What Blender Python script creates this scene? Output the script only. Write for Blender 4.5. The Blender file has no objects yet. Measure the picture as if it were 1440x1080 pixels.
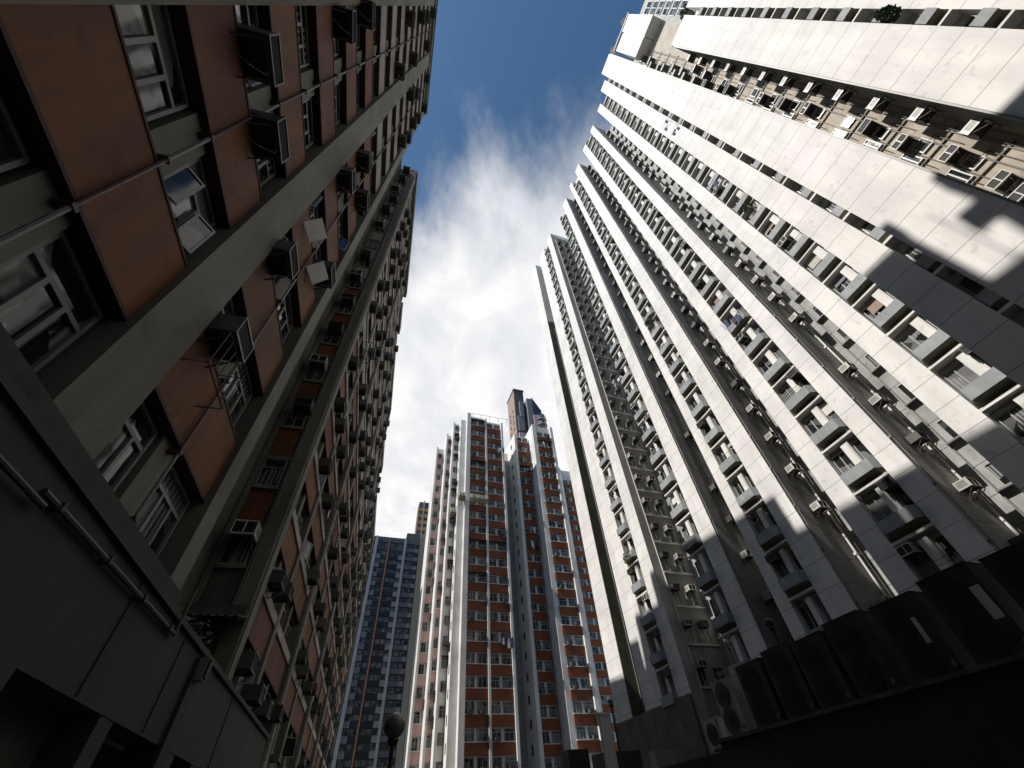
import bpy, math, random
from mathutils import Matrix, Vector
rnd = random.Random(7)
S = bpy.context.scene
C = S.collection
EYE = 1.6                       # all heights below are measured from the eye; ground is -EYE
rad = math.radians

# ------------------------------------------------------------------ materials
def mat(name, col, rough=.75, dirt=.25, dscale=.35, streak=1.0, col2=None, groove=None, metal=0, bump=.08, vary=0, spots=0):
    m = bpy.data.materials.new(name); m.use_nodes = True
    n = m.node_tree.nodes; l = m.node_tree.links
    b = n['Principled BSDF']; b.inputs['Roughness'].default_value = rough; b.inputs['Metallic'].default_value = metal
    tc = n.new('ShaderNodeTexCoord'); mp = n.new('ShaderNodeMapping'); l.new(tc.outputs['Object'], mp.inputs[0])
    mp.inputs['Scale'].default_value = (1, 1, .16 if streak else 1)
    no = n.new('ShaderNodeTexNoise'); no.inputs['Scale'].default_value = dscale*5; no.inputs['Detail'].default_value = 7; no.inputs['Roughness'].default_value = .65
    l.new(mp.outputs[0], no.inputs['Vector'])
    no2 = n.new('ShaderNodeTexNoise'); no2.inputs['Scale'].default_value = dscale*1.3; no2.inputs['Detail'].default_value = 5
    l.new(tc.outputs['Object'], no2.inputs['Vector'])
    mu = n.new('ShaderNodeMath'); mu.operation = 'MULTIPLY'; l.new(no.outputs[0], mu.inputs[0]); l.new(no2.outputs[0], mu.inputs[1])
    cr = n.new('ShaderNodeValToRGB'); l.new(mu.outputs[0], cr.inputs[0])
    dk = col2 or tuple(c*(1-dirt) for c in col)
    cr.color_ramp.elements[0].position = .10; cr.color_ramp.elements[0].color = (*dk, 1)
    cr.color_ramp.elements[1].position = .34; cr.color_ramp.elements[1].color = (*col, 1)
    out = cr.outputs[0]
    if vary:
        oi = n.new('ShaderNodeObjectInfo'); hv = n.new('ShaderNodeHueSaturation')
        mr = n.new('ShaderNodeMapRange'); mr.inputs[3].default_value = 1-vary; mr.inputs[4].default_value = 1+vary
        l.new(oi.outputs['Random'], mr.inputs[0]); l.new(mr.outputs[0], hv.inputs['Value']); l.new(out, hv.inputs['Color']); out = hv.outputs[0]
    if spots:
        vo = n.new('ShaderNodeTexNoise'); vo.inputs['Scale'].default_value = 2.6; vo.inputs['Detail'].default_value = 9; l.new(tc.outputs['Object'], vo.inputs['Vector'])
        c2 = n.new('ShaderNodeValToRGB'); l.new(vo.outputs[0], c2.inputs[0])
        c2.color_ramp.elements[0].position = .60; c2.color_ramp.elements[0].color = (1, 1, 1, 1)
        c2.color_ramp.elements[1].position = .74; c2.color_ramp.elements[1].color = (1-spots,)*3+(1,)
        mx = n.new('ShaderNodeMixRGB'); mx.blend_type = 'MULTIPLY'; mx.inputs[0].default_value = 1; l.new(out, mx.inputs[1]); l.new(c2.outputs[0], mx.inputs[2]); out = mx.outputs[0]
    if groove:                                   # joints cast into the render every `step` metres
        off, step, wid, depth = groove
        sx = n.new('ShaderNodeSeparateXYZ'); l.new(tc.outputs['Object'], sx.inputs[0])
        a = n.new('ShaderNodeMath'); a.operation = 'SUBTRACT'; l.new(sx.outputs[2], a.inputs[0]); a.inputs[1].default_value = off - 100*step
        d = n.new('ShaderNodeMath'); d.operation = 'MODULO'; l.new(a.outputs[0], d.inputs[0]); d.inputs[1].default_value = step
        g = n.new('ShaderNodeMath'); g.operation = 'LESS_THAN'; l.new(d.outputs[0], g.inputs[0]); g.inputs[1].default_value = wid
        mx = n.new('ShaderNodeMixRGB'); l.new(g.outputs[0], mx.inputs[0]); l.new(out, mx.inputs[1]); mx.inputs[2].default_value = tuple(c*depth for c in col)+(1,); out = mx.outputs[0]
    l.new(out, b.inputs['Base Color'])
    if bump:
        n3 = n.new('ShaderNodeTexNoise'); n3.inputs['Scale'].default_value = 14; n3.inputs['Detail'].default_value = 6; l.new(tc.outputs['Object'], n3.inputs['Vector'])
        bp = n.new('ShaderNodeBump'); bp.inputs['Strength'].default_value = bump; bp.inputs['Distance'].default_value = .05
        l.new(n3.outputs[0], bp.inputs['Height']); l.new(bp.outputs[0], b.inputs['Normal'])
    return m

def glass(name, dark=(.012, .014, .016), light=(.22, .22, .2), p=.72, rough=.06):
    m = bpy.data.materials.new(name); m.use_nodes = True
    n = m.node_tree.nodes; l = m.node_tree.links; b = n['Principled BSDF']
    tc = n.new('ShaderNodeTexCoord'); oi = n.new('ShaderNodeObjectInfo')
    vo = n.new('ShaderNodeTexVoronoi'); vo.inputs['Scale'].default_value = .75; l.new(tc.outputs['Object'], vo.inputs['Vector'])
    sp = n.new('ShaderNodeSeparateColor'); l.new(vo.outputs['Color'], sp.inputs[0])
    ad = n.new('ShaderNodeMath'); ad.operation = 'ADD'; l.new(sp.outputs[0], ad.inputs[0]); l.new(oi.outputs['Random'], ad.inputs[1])
    fr = n.new('ShaderNodeMath'); fr.operation = 'FRACT'; l.new(ad.outputs[0], fr.inputs[0])
    cr = n.new('ShaderNodeValToRGB'); l.new(fr.outputs[0], cr.inputs[0])
    e = cr.color_ramp.elements; e[0].position = 0; e[0].color = (*dark, 1); e[1].position = 1; e[1].color = (*light, 1)
    k = e.new(p); k.color = tuple(c*1.6 for c in dark)+(1,)
    no = n.new('ShaderNodeTexNoise'); no.inputs['Scale'].default_value = 3; l.new(tc.outputs['Object'], no.inputs['Vector'])
    mx = n.new('ShaderNodeMixRGB'); mx.blend_type = 'MULTIPLY'; mx.inputs[0].default_value = .6; l.new(cr.outputs[0], mx.inputs[1]); l.new(no.outputs[0], mx.inputs[2])
    l.new(mx.outputs[0], b.inputs['Base Color'])
    b.inputs['Roughness'].default_value = rough; b.inputs['IOR'].default_value = 1.5
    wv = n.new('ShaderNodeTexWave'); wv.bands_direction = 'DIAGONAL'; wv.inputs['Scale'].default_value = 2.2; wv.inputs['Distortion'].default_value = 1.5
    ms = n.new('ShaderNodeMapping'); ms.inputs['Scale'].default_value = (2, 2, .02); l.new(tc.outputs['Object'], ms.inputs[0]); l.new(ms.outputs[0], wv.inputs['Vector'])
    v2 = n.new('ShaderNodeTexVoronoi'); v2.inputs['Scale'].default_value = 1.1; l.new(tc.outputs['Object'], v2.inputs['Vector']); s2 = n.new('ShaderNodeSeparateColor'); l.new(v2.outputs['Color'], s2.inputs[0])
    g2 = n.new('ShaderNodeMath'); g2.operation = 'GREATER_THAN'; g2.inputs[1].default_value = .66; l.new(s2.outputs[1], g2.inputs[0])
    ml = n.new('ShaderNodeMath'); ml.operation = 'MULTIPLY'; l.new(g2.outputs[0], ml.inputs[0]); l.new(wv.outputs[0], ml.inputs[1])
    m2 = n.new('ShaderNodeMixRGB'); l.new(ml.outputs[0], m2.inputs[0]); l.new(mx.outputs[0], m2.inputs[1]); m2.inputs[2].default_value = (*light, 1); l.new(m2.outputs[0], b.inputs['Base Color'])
    n3 = n.new('ShaderNodeTexNoise'); n3.inputs['Scale'].default_value = 1.2; l.new(tc.outputs['Object'], n3.inputs['Vector'])
    bp = n.new('ShaderNodeBump'); bp.inputs['Strength'].default_value = .06; bp.inputs['Distance'].default_value = .1; l.new(n3.outputs[0], bp.inputs['Height']); l.new(bp.outputs[0], b.inputs['Normal'])
    return m

FLO = 2.775
M = dict(
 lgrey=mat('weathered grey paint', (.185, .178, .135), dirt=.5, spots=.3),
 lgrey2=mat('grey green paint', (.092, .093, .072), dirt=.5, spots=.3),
 orange=mat('terracotta paint', (.18, .055, .013), dirt=.55, dscale=.6, spots=.45, vary=.12, streak=1),
 orange_trim=mat('dark red trim', (.06, .02, .012), dirt=.4),
 brownpipe=mat('rust brown pipe', (.09, .035, .02), dirt=.5, rough=.5),
 greypipe=mat('grey pipe', (.2, .19, .17), dirt=.4, rough=.5),
 white=mat('white tower render', (.74, .72, .69), dirt=.24, dscale=.30, groove=(EYE+1.15, FLO/2, .035, .42), spots=.2),
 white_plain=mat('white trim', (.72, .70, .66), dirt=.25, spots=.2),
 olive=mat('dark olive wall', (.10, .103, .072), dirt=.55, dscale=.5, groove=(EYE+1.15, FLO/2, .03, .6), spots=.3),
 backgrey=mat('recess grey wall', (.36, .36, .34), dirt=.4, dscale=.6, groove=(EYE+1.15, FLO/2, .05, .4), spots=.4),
 tan=mat('stained tan wall', (.42, .36, .28), dirt=.4, dscale=.8, spots=.45),
 baytan=mat('bay tan wall', (.42, .395, .33), dirt=.4, dscale=.6, spots=.35),
 fin=mat('fin grey', (.40, .38, .35), dirt=.3, groove=(EYE+1.15, FLO/2, .03, .5)),
 planter=mat('planter grey', (.30, .315, .32), dirt=.3, dscale=.9, spots=.3, vary=.1),
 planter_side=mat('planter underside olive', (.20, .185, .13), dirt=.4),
 concrete=mat('stained concrete', (.12, .11, .1), dirt=.6, dscale=.8, spots=.5),
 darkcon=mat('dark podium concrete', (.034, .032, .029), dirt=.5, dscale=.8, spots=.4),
 alu=mat('aluminium frame', (.36, .36, .34), dirt=.25, rough=.45, bump=0, vary=.15),
 alu_l=mat('weathered window frame', (.25, .25, .23), dirt=.35, rough=.5, bump=0, vary=.3), alu_dark=mat('dull frame', (.2, .2, .19), dirt=.3, rough=.5, bump=0),
 acgrey=mat('air conditioner casing', (.11, .11, .095), dirt=.5, dscale=1.5, rough=.5, bump=0, vary=.45),
 acwhite=mat('pale casing', (.54, .52, .47), dirt=.3, dscale=1.5, rough=.5, bump=0, vary=.2),
 grille=mat('black grille', (.025, .025, .025), dirt=.3, rough=.6, bump=0),
 iron=mat('rusty iron', (.07, .055, .045), dirt=.5, rough=.6, bump=0),
 pale=mat('pale beige paint', (.34, .295, .25), dirt=.35, spots=.25), pale_trim=mat('dark joint paint', (.10, .09, .08), dirt=.3),  # pale_trim is a darker line along the pale spandrel edges
 lsill=mat('pale sill band', (.40, .345, .30), dirt=.4, spots=.3),
 red=mat('brick red paint', (.235, .066, .02), dirt=.3, dscale=.4, spots=.2),
 cwhite=mat('old white paint', (.76, .74, .71), dirt=.3, dscale=.3, spots=.25),
 pink=mat('faded pink paint', (.60, .40, .36), dirt=.25),
 bblue=mat('slate blue paint', (.085, .09, .108), dirt=.3), bblue2=mat('pale slate', (.25, .255, .285), dirt=.3), bdark=mat('ink blue paint', (.042, .045, .056), dirt=.3),
 bwhite=mat('chalk white strip', (.36, .37, .41), dirt=.2),
 borange=mat('orange downpipe', (.12, .05, .028), dirt=.2),
 yellow=mat('yellow paint', (.62, .44, .12), dirt=.2), yorange=mat('orange paint', (.55, .19, .05), dirt=.2),
 dark=mat('dark facade', (.02, .025, .022), dirt=.3), purple=mat('dull purple paint', (.13, .085, .09), dirt=.2),
 brown=mat('brown stone cladding', (.30, .215, .17), dirt=.2), brown2=mat('umber cladding', (.085, .075, .075), dirt=.2), steel=mat('blue grey cladding', (.15, .16, .19), dirt=.2), pinkst=mat('rosy cladding', (.46, .33, .32), dirt=.2),
 navy=mat('navy metal', (.035, .045, .085), dirt=.2, rough=.5),
 asphalt=mat('asphalt', (.05, .05, .05), dirt=.3, streak=0), paving=mat('paving', (.18, .17, .16), dirt=.3, streak=0),
 tarp=mat('dusty sheet', (.52, .49, .42), dirt=.35, dscale=2),
 bamboo=mat('pale bamboo', (.50, .40, .26), dirt=.3),
 globe=mat('frosted globe', (.19, .18, .14), dirt=.35, dscale=2, rough=.35, bump=0), post=mat('lamp post iron', (.03, .03, .03), rough=.5, bump=0),
 leaf=mat('leaf', (.05, .085, .03), dirt=.5, dscale=3, streak=0, bump=0), leaf2=mat('pale leaf', (.12, .15, .05), dirt=.5, dscale=3, streak=0, bump=0),
 cyan=mat('cyan sticker', (.02, .35, .6), rough=.4, bump=0, dirt=.1), fanback=mat('fan mesh', (.19, .19, .15), dirt=.4, rough=.6, bump=0),
 unit=mat('dark unit casing', (.042, .04, .035), dirt=.5, dscale=1.5, rough=.5, bump=0), zinc=mat('zinc sheet', (.35, .37, .37), metal=.6, rough=.35, dirt=.4),
 gl=glass('window glass'), glr=glass('tower window glass', (.02, .022, .024), (.3, .3, .29), .6), sash=mat('sash frame', (.34, .34, .33), rough=.4, bump=0, dirt=.2),
)
CLOTH = [mat('cloth %s' % k, c, rough=.9, bump=0, dirt=.15) for k, c in dict(white=(.75, .74, .72), black=(.02, .02, .025), blue=(.06, .09, .16), plum=(.10, .05, .09), grey=(.3, .3, .32), pale=(.5, .55, .62)).items()]

# ------------------------------------------------------------------ frames and builders
class Frame:
    def __init__(s, az): s.az = rad(az); s.rz = math.pi/2 - s.az; s.R = Matrix.Rotation(s.rz, 3, 'Z')
    def w(s, x, y, z): v = s.R @ Vector((x, y, 0)); return Vector((v.x, v.y, z+EYE))
FL, FR, FC = Frame(-17.7), Frame(-21.7), Frame(0)      # street frames: x along the street, y to the left

class Th:                                               # a top-level thing: an Empty at its base
    def __init__(s, name, label, cat, frame, base, group=None, rot=0):
        o = s.o = bpy.data.objects.new(name, None); C.objects.link(o)
        o.empty_display_size = .3; s.f = frame; s.b = Vector(base)
        o.location = frame.w(*base); o.rotation_euler = (0, 0, frame.rz+rot)
        o['label'] = label; o['category'] = cat
        if group: o['group'] = group

class MB:
    def __init__(s): s.v = []; s.f = []; s.m = []; s.k = 0; s.sm = False
    def quad(s, *p):
        i = len(s.v); s.v += [tuple(q) for q in p]; s.f.append(tuple(range(i, i+len(p)))); s.m.append(s.k)
    def hexa(s, p):                                     # 8 corners: bottom 4 (ccw from above), top 4
        i = len(s.v); s.v += [tuple(q) for q in p]
        for f in ((3, 2, 1, 0), (4, 5, 6, 7), (0, 1, 5, 4), (1, 2, 6, 5), (2, 3, 7, 6), (3, 0, 4, 7)):
            s.f.append(tuple(i+j for j in f)); s.m.append(s.k)
    def box(s, x0, x1, y0, y1, z0, z1):
        x0, x1 = sorted((x0, x1)); y0, y1 = sorted((y0, y1))
        s.hexa([(x0, y0, z0), (x1, y0, z0), (x1, y1, z0), (x0, y1, z0), (x0, y0, z1), (x1, y0, z1), (x1, y1, z1), (x0, y1, z1)])
    def wbox(s, W, u0, u1, z0, z1, o0, o1):             # a box on a wall: u along it, o out of it
        s.hexa([W(u0, o0, z0), W(u1, o0, z0), W(u1, o1, z0), W(u0, o1, z0), W(u0, o0, z1), W(u1, o0, z1), W(u1, o1, z1), W(u0, o1, z1)])
    def tube(s, pts, r, n=8):
        pts = [Vector(p) for p in pts]; rings = []
        for i, p in enumerate(pts):
            d = (pts[min(i+1, len(pts)-1)] - pts[max(i-1, 0)]).normalized()
            a = d.orthogonal().normalized(); b = d.cross(a); i0 = len(s.v); rings.append(i0)
            for k in range(n):
                t = 2*math.pi*k/n; s.v.append(tuple(p + a*(r*math.cos(t)) + b*(r*math.sin(t))))
        for i in range(len(pts)-1):
            for k in range(n):
                a, b = rings[i]+k, rings[i]+(k+1) % n; s.f.append((a, b, b-rings[i]+rings[i+1], a-rings[i]+rings[i+1])); s.m.append(s.k)
        for i0, rev in ((rings[0], 1), (rings[-1], 0)):
            f = tuple(range(i0, i0+n)); s.f.append(f[::-1] if rev else f); s.m.append(s.k)
    def lathe(s, c, prof, n=20):
        c = Vector(c); i0 = len(s.v)
        for r, z in prof:
            for k in range(n): t = 2*math.pi*k/n; s.v.append((c.x+r*math.cos(t), c.y+r*math.sin(t), c.z+z))
        for j in range(len(prof)-1):
            for k in range(n): s.f.append((i0+j*n+k, i0+j*n+(k+1) % n, i0+(j+1)*n+(k+1) % n, i0+(j+1)*n+k)); s.m.append(s.k)
    def leaves(s, c, R, num, size, r):
        for _ in range(num):
            while True:
                d = Vector((r.uniform(-1, 1), r.uniform(-1, 1), r.uniform(-1, 1)))
                if d.length < 1: break
            p = Vector(c)+Vector((d.x*R[0], d.y*R[1], d.z*R[2])); a = Vector((r.uniform(-1, 1), r.uniform(-1, 1), r.uniform(-.6, .6))).normalized()
            b = a.orthogonal().normalized(); q = size*r.uniform(.6, 1.3)
            s.quad(p-a*q, p+b*q*.45, p+a*q, p-b*q*.45)
    def mesh(s, name, mats, base=(0, 0, 0)):
        me = bpy.data.meshes.new(name); b = Vector(base)
        me.from_pydata([(p[0]-b.x, p[1]-b.y, p[2]-b.z) for p in s.v], [], s.f)
        for m in (mats if isinstance(mats, (list, tuple)) else [mats]): me.materials.append(m)
        if max(s.m, default=0): me.polygons.foreach_set('material_index', s.m)
        if s.sm: me.polygons.foreach_set('use_smooth', [True]*len(s.f))
        me.update(); return me
    def build(s, name, mats, th, parent=None, kind=None, label=None):
        if not s.f: return None
        o = bpy.data.objects.new(name, s.mesh(name, mats, th.b)); C.objects.link(o); o.parent = parent or th.o
        if kind: o['kind'] = kind
        if label: o['label'] = label
        return o

def wall(ox, oy, ux, uy, px, py):                       # a wall frame: origin, direction along it, direction out of it
    return lambda u, o, z: (ox+ux*u+px*o, oy+uy*u+py*o, z)

# ------------------------------------------------------------------ windows
def window_mb(W, u0, u1, z0, z1, style, o=0.0, fr=None, pn=None):
    fr = fr or MB(); pn = pn or MB(); t = .05; w = u1-u0; h = z1-z0
    fr.wbox(W, u0, u1, z0, z0+t, o, o+.07); fr.wbox(W, u0, u1, z1-t, z1, o, o+.07)
    fr.wbox(W, u0, u0+t, z0+t, z1-t, o, o+.07); fr.wbox(W, u1-t, u1, z0+t, z1-t, o, o+.07)
    if style == 'three':
        zt = z0+h*.72
        fr.wbox(W, u0+t, u1-t, zt-.03, zt+.03, o, o+.06)
        for k in (1, 2): x = u0+w*k/3; fr.wbox(W, x-.03, x+.03, z0+t, zt-.03, o, o+.06)
    elif style == 'two':
        fr.wbox(W, u0+w/2-.03, u0+w/2+.03, z0+t, z1-t, o, o+.06)
    elif style == 'twotop':
        zt = z0+h*.68; fr.wbox(W, u0+t, u1-t, zt-.025, zt+.025, o, o+.06); fr.wbox(W, u0+w/2-.025, u0+w/2+.025, z0+t, zt-.025, o, o+.06)
    pn.quad(W(u0+.02, o+.02, z0+.02), W(u1-.02, o+.02, z0+.02), W(u1-.02, o+.02, z1-.02), W(u0+.02, o+.02, z1-.02))
    return fr, pn

class Windows:                                          # the hundred nearest become parts with panes, the rest one part
    def __init__(s, th, fmat, gmat, cap=100): s.th = th; s.l = []; s.fm = fmat; s.gm = gmat; s.cap = cap
    def add(s, W, u0, u1, z0, z1, style='three', o=0.0, sash=0):
        p = Vector(W((u0+u1)/2, o, (z0+z1)/2)); s.l.append((p.length/math.sqrt((u1-u0)*(z1-z0)), W, u0, u1, z0, z1, style, o, sash))
    def done(s):
        s.l.sort(key=lambda t: t[0])
        for i, (d, W, u0, u1, z0, z1, st, o, sash) in enumerate(s.l[:s.cap]):
            fr, pn = window_mb(W, u0, u1, z0, z1, st, o)
            f = fr.build('window', s.fm, s.th); pn.build('pane', s.gm, s.th, f)
            if sash:                                    # a casement pushed open
                n = 1 if sash == 1 else 2; a = rad(rnd.uniform(28, 62)); hh = (z1-z0)*.6; z = z0+.06
                for k in range(n):
                    q = MB(); x = u0+(u1-u0)*(k+rnd.choice((0, 1)) if n == 2 else rnd.choice((0, 1, 2)))/3
                    w = (u1-u0)/3-.03
                    A, B = (x, o+.08), (x+w*math.cos(a), o+.08+w*math.sin(a))
                    e = .035
                    def P(t, zz, off=0): return W(A[0]+(B[0]-A[0])*t-off*math.sin(a), A[1]+(B[1]-A[1])*t+off*math.cos(a), zz)
                    def bar(t0, t1, za, zb): q.hexa([P(t0, za), P(t1, za), P(t1, za, .03), P(t0, za, .03), P(t0, zb), P(t1, zb), P(t1, zb, .03), P(t0, zb, .03)])
                    q.k = 0; bar(0, 1, z, z+e); bar(0, 1, z+hh-e, z+hh); bar(0, e/w, z+e, z+hh-e); bar(1-e/w, 1, z+e, z+hh-e)
                    q.k = 1; q.quad(P(.04, z+.02, .012), P(.96, z+.02, .012), P(.96, z+hh-.02, .012), P(.04, z+hh-.02, .012))
                    q.build('sash', [M['sash'], s.gm], s.th, f)
        if s.l[s.cap:]:
            q = MB()
            for (d, W, u0, u1, z0, z1, st, o, sash) in s.l[s.cap:]:
                fr, pn = window_mb(W, u0, u1, z0, z1, st, o)
                for mb, k in ((fr, 0), (pn, 1)):
                    i = len(q.v); q.v += mb.v; q.f += [tuple(j+i for j in f) for f in mb.f]; q.m += [k]*len(mb.f)
            q.build('window', [s.fm, s.gm], s.th, kind='stuff')

class Parts:                                            # the same for any repeated part
    def __init__(s, th, name, mats, cap=100): s.th = th; s.n = name; s.m = mats; s.l = []; s.cap = cap
    def add(s, p, fn): s.l.append((Vector(p).length, fn))
    def done(s):
        s.l.sort(key=lambda t: t[0])
        for d, fn in s.l[:s.cap]: q = MB(); fn(q); q.build(s.n, s.m, s.th)
        q = MB()
        for d, fn in s.l[s.cap:]: fn(q)
        q.build(s.n, s.m, s.th, kind='stuff')

# ------------------------------------------------------------------ air conditioners
ORD = 'lowest second third fourth fifth sixth seventh eighth ninth tenth eleventh twelfth thirteenth fourteenth fifteenth sixteenth seventeenth eighteenth nineteenth twentieth twenty-first twenty-second twenty-third twenty-fourth twenty-fifth twenty-sixth twenty-seventh twenty-eighth twenty-ninth thirtieth thirty-first'.split()
def ac_meshes(cm, tag):
    c, g, b = MB(), MB(), MB()
    c.box(-.33, .33, 0, .60, 0, .42); c.box(-.345, .345, .60, .63, -.015, .03); c.box(-.345, .345, .60, .63, .39, .435)
    c.box(-.345, -.318, .60, .63, .03, .39); c.box(.318, .345, .60, .63, .03, .39)
    if tag == 'pale': c.box(-.02, .02, .60, .625, .03, .39)
    g.quad((-.315, .605, .03), (.315, .605, .03), (.315, .605, .39), (-.315, .605, .39)); 
    for k in range(7): z = .06+.045*k; g.box(-.31, .31, .606, .616, z, z+.012)
    for x in (-.331, .331):
        for k in range(4 if tag == 'pale' else 0): g.box(x-.004, x+.004, .1, .5, .1+.07*k, .125+.07*k)
    g.quad((-.28, .08, -.004), (-.28, .52, -.004), (.28, .52, -.004), (.28, .08, -.004))
    for x in (0,): b.box(x-.02, x+.02, 0, .58, -.05, -.008); b.box(x-.02, x+.02, .0, .03, -.4, -.05); b.hexa([(x-.015, .03, -.399), (x+.015, .03, -.4), (x+.015, .06, -.4), (x-.015, .06, -.4), (x-.015, .5, -.05), (x+.015, .5, -.05), (x+.015, .53, -.05), (x-.015, .53, -.05)])
    return c.mesh('casing '+tag, cm), g.mesh('grille '+tag, M['grille']), b.mesh('bracket '+tag, M['iron'])
HOSE = MB(); HOSE.tube([(-.2, .55, .02), (-.22, .58, -.15), (-.1, .4, -.32), (.05, .15, -.3), (.12, .02, -.45), (.12, .0, -.9)], .011, 5); HOSE = HOSE.mesh('hose', M['greypipe'])
ACM = {'g': ac_meshes(M['acgrey'], 'grey'), 'w': ac_meshes(M['acwhite'], 'pale')}
ACS = []
def ac(frame, x, y, z, ox, oy, tone, label, group):
    ACS.append((Vector((x, y, z)).length, frame, (x, y, z), math.atan2(oy, ox)-math.pi/2, tone, label, group))
def place_acs(cap=290):
    ACS.sort(key=lambda t: t[0])
    rest = {}
    for i, (d, fr, p, r, tone, label, group) in enumerate(ACS):
        if i < cap:
            th = Th('air_conditioner', label, 'air conditioner', fr, p, group, rot=r)
            ms = ACM[tone]
            for nm, me, dx in ((('casing', ms[0], 0), ('grille', ms[1], 0), ('bracket', ms[2], -.27), ('bracket', ms[2], .27), ('hose', HOSE, .04*(i % 3))) if d < 30 else (('casing', ms[0], 0), ('grille', ms[1], 0), ('bracket', ms[2], -.27), ('bracket', ms[2], .27)) if d < 45 else (('casing', ms[0], 0), ('grille', ms[1], 0))):
                o = bpy.data.objects.new(nm, me); C.objects.link(o); o.parent = th.o; o.location.x = dx
        else: rest.setdefault((group, fr), []).append((p, r))
    for (group, fr), l in rest.items():
        q = MB(); me = ACM['g'][0]
        for p, r in l:
            R = Matrix.Rotation(r, 3, 'Z'); i = len(q.v)
            q.v += [tuple(R @ v.co + Vector(p)) for v in me.vertices]; q.f += [tuple(j+i for j in f.vertices) for f in me.polygons]; q.m += [0]*len(me.polygons)
        o = bpy.data.objects.new('air_conditioner', q.mesh('air_conditioner', M['acgrey'], l[0][0])); C.objects.link(o)
        o.location = fr.w(*l[0][0]); o.rotation_euler = (0, 0, fr.rz)
        o['kind'] = 'stuff'; o['label'] = 'many small air conditioners far away, '+group; o['category'] = 'air conditioners'

def laundry(frame, W, u0, u1, z, label, drop=.75, out=.75, seed=1):
    r = random.Random(seed); th = Th('laundry_rack', label, 'laundry', frame, W((u0+u1)/2, .02, z), 'washing hung outside the windows')
    q = MB()
    for k in range(3): q.tube([W(u0, out*(k+1)/3, z), W(u1, out*(k+1)/3, z)], .012, 5)
    for u in (u0, u1): q.tube([W(u, .02, z), W(u, out, z)], .014, 5)
    q.build('rack', M['iron'], th)
    u = u0+.05
    while u < u1-.15:
        w = r.uniform(.18, .42); w = min(w, u1-u); h = drop*r.uniform(.5, 1.1); o = out*r.choice((1, 2, 3))/3; g = MB(); n = 5
        for i in range(n):
            a, b = u+w*i/n, u+w*(i+1)/n; da, db = .03*math.sin(i*2.1), .03*math.sin((i+1)*2.1); s0 = r.uniform(-.03, .03)
            g.quad(W(a, o+da, z-h+s0), W(b, o+db, z-h+s0), W(b, o+.0, z), W(a, o, z)); g.quad(W(a, o+da+.012, z-h+s0), W(a, o+.012, z), W(b, o+.012, z), W(b, o+db+.012, z-h+s0))
        g.build('garment', r.choice(CLOTH), th); u += w+r.uniform(.0, .12)

# ================================================================== LEFT TOWER (orange and grey)
H = 2.75
tl = Th('apartment_tower', 'dark terracotta and grey apartment tower looming over the left side of the street', 'apartment tower', FL, (4, 3.6, -EYE))
Wf = wall(0, 3.80, 1, 0, 0, -1)           # block 1 street wall
wl = Windows(tl, M['alu_l'], M['gl'])
ROOF1 = 44.3
core = MB(); core.box(-.88, 8.2, 3.82, 16, -EYE, ROOF1-.9); core.box(-2.7, -.88, 3.83, 16, -EYE, 40.2); core.box(-34, -2.7, 3.82, 16, -EYE, ROOF1-.9)  # unseen low stretch of roof, shaped to let sun onto the near ribs
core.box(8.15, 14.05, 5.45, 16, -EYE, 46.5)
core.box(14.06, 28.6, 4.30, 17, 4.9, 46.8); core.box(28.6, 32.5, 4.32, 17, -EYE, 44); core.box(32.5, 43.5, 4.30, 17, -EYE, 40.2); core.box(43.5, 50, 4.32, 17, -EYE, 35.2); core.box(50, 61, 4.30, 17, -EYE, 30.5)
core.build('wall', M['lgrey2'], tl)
pilx = [(-16, -15), (-12, -11.1), (-8, -7.1), (-4.1, -3.2), (-.15, .80), (3.72, 4.66), (7.66, 8.2)]
mulx = [(-14, -13.4), (-10, -9.4), (-6.2, -5.6), (-1.95, -1.4), (2.05, 2.58), (5.8, 6.33)]
for a, b in pilx:
    q = MB(); q.box(a, b, 3.40, 3.82, 2.72, ROOF1-.05); q.box(b, b+.06, 3.46, 3.82, 2.72, ROOF1-.06); q.build('pilaster', M['lgrey'], tl)
edges = sorted(pilx+mulx)
spans = [(edges[i][1], edges[i+1][0]) for i in range(len(edges)-1)]
for k in range(15):
    z0, z1 = 3.03+H*k, 4.37+H*k
    m = MB()
    for a, b in mulx:
        if (a < 0 and k < 6) or (k > 12 and a == -1.95): continue
        m = MB(); m.box(a, b, 3.62, 3.80, z0+.012, z1-.012); m.build('mullion', M['lgrey'], tl)
    sp = MB(); top = z0+H if k < 14 else ROOF1-.75
    for i in range(len(pilx)-1):
        if k > 12 and pilx[i][0] == -4.1: continue
        sp.k = 0; sp.box(pilx[i][1]+.06, pilx[i+1][0], 3.52, 3.815, z1+.05, top-.04)
        sp.k = 1; sp.box(pilx[i][1]+.06, pilx[i+1][0], 3.505, 3.815, z1, z1+.05); sp.box(pilx[i][1]+.06, pilx[i+1][0], 3.505, 3.815, top-.04, top)
    sp.build('spandrel', [M['orange'], M['orange_trim']] if k < 6 else [M['pale'], M['pale_trim']], tl)
    for a, b in spans:
        if b < .5 and k < 3: continue
        if b < -8 and k < 9: continue
        if k > 12 and -3.5 < a < -.5: continue
        sash = 0
        if rnd.random() < .14 and 1 < k < 9: sash = rnd.choice((1, 1, 2))
        if k == 1 and 2 < a < 3: sash = 2
        if k == 2 and 4 < a < 5: sash = 1
        wl.add(Wf, a+.05, b-.05, z0+.03, z1-.03, 'three', .03, sash)
        q = None
par = MB()
for a, b in ((-34, -2.7), (-.88, 8.21)): par.box(a, b, 3.30, 4.0, ROOF1-.74, ROOF1); par.box(a, b+.01, 3.22, 4.05, ROOF1, ROOF1+.12)
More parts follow.
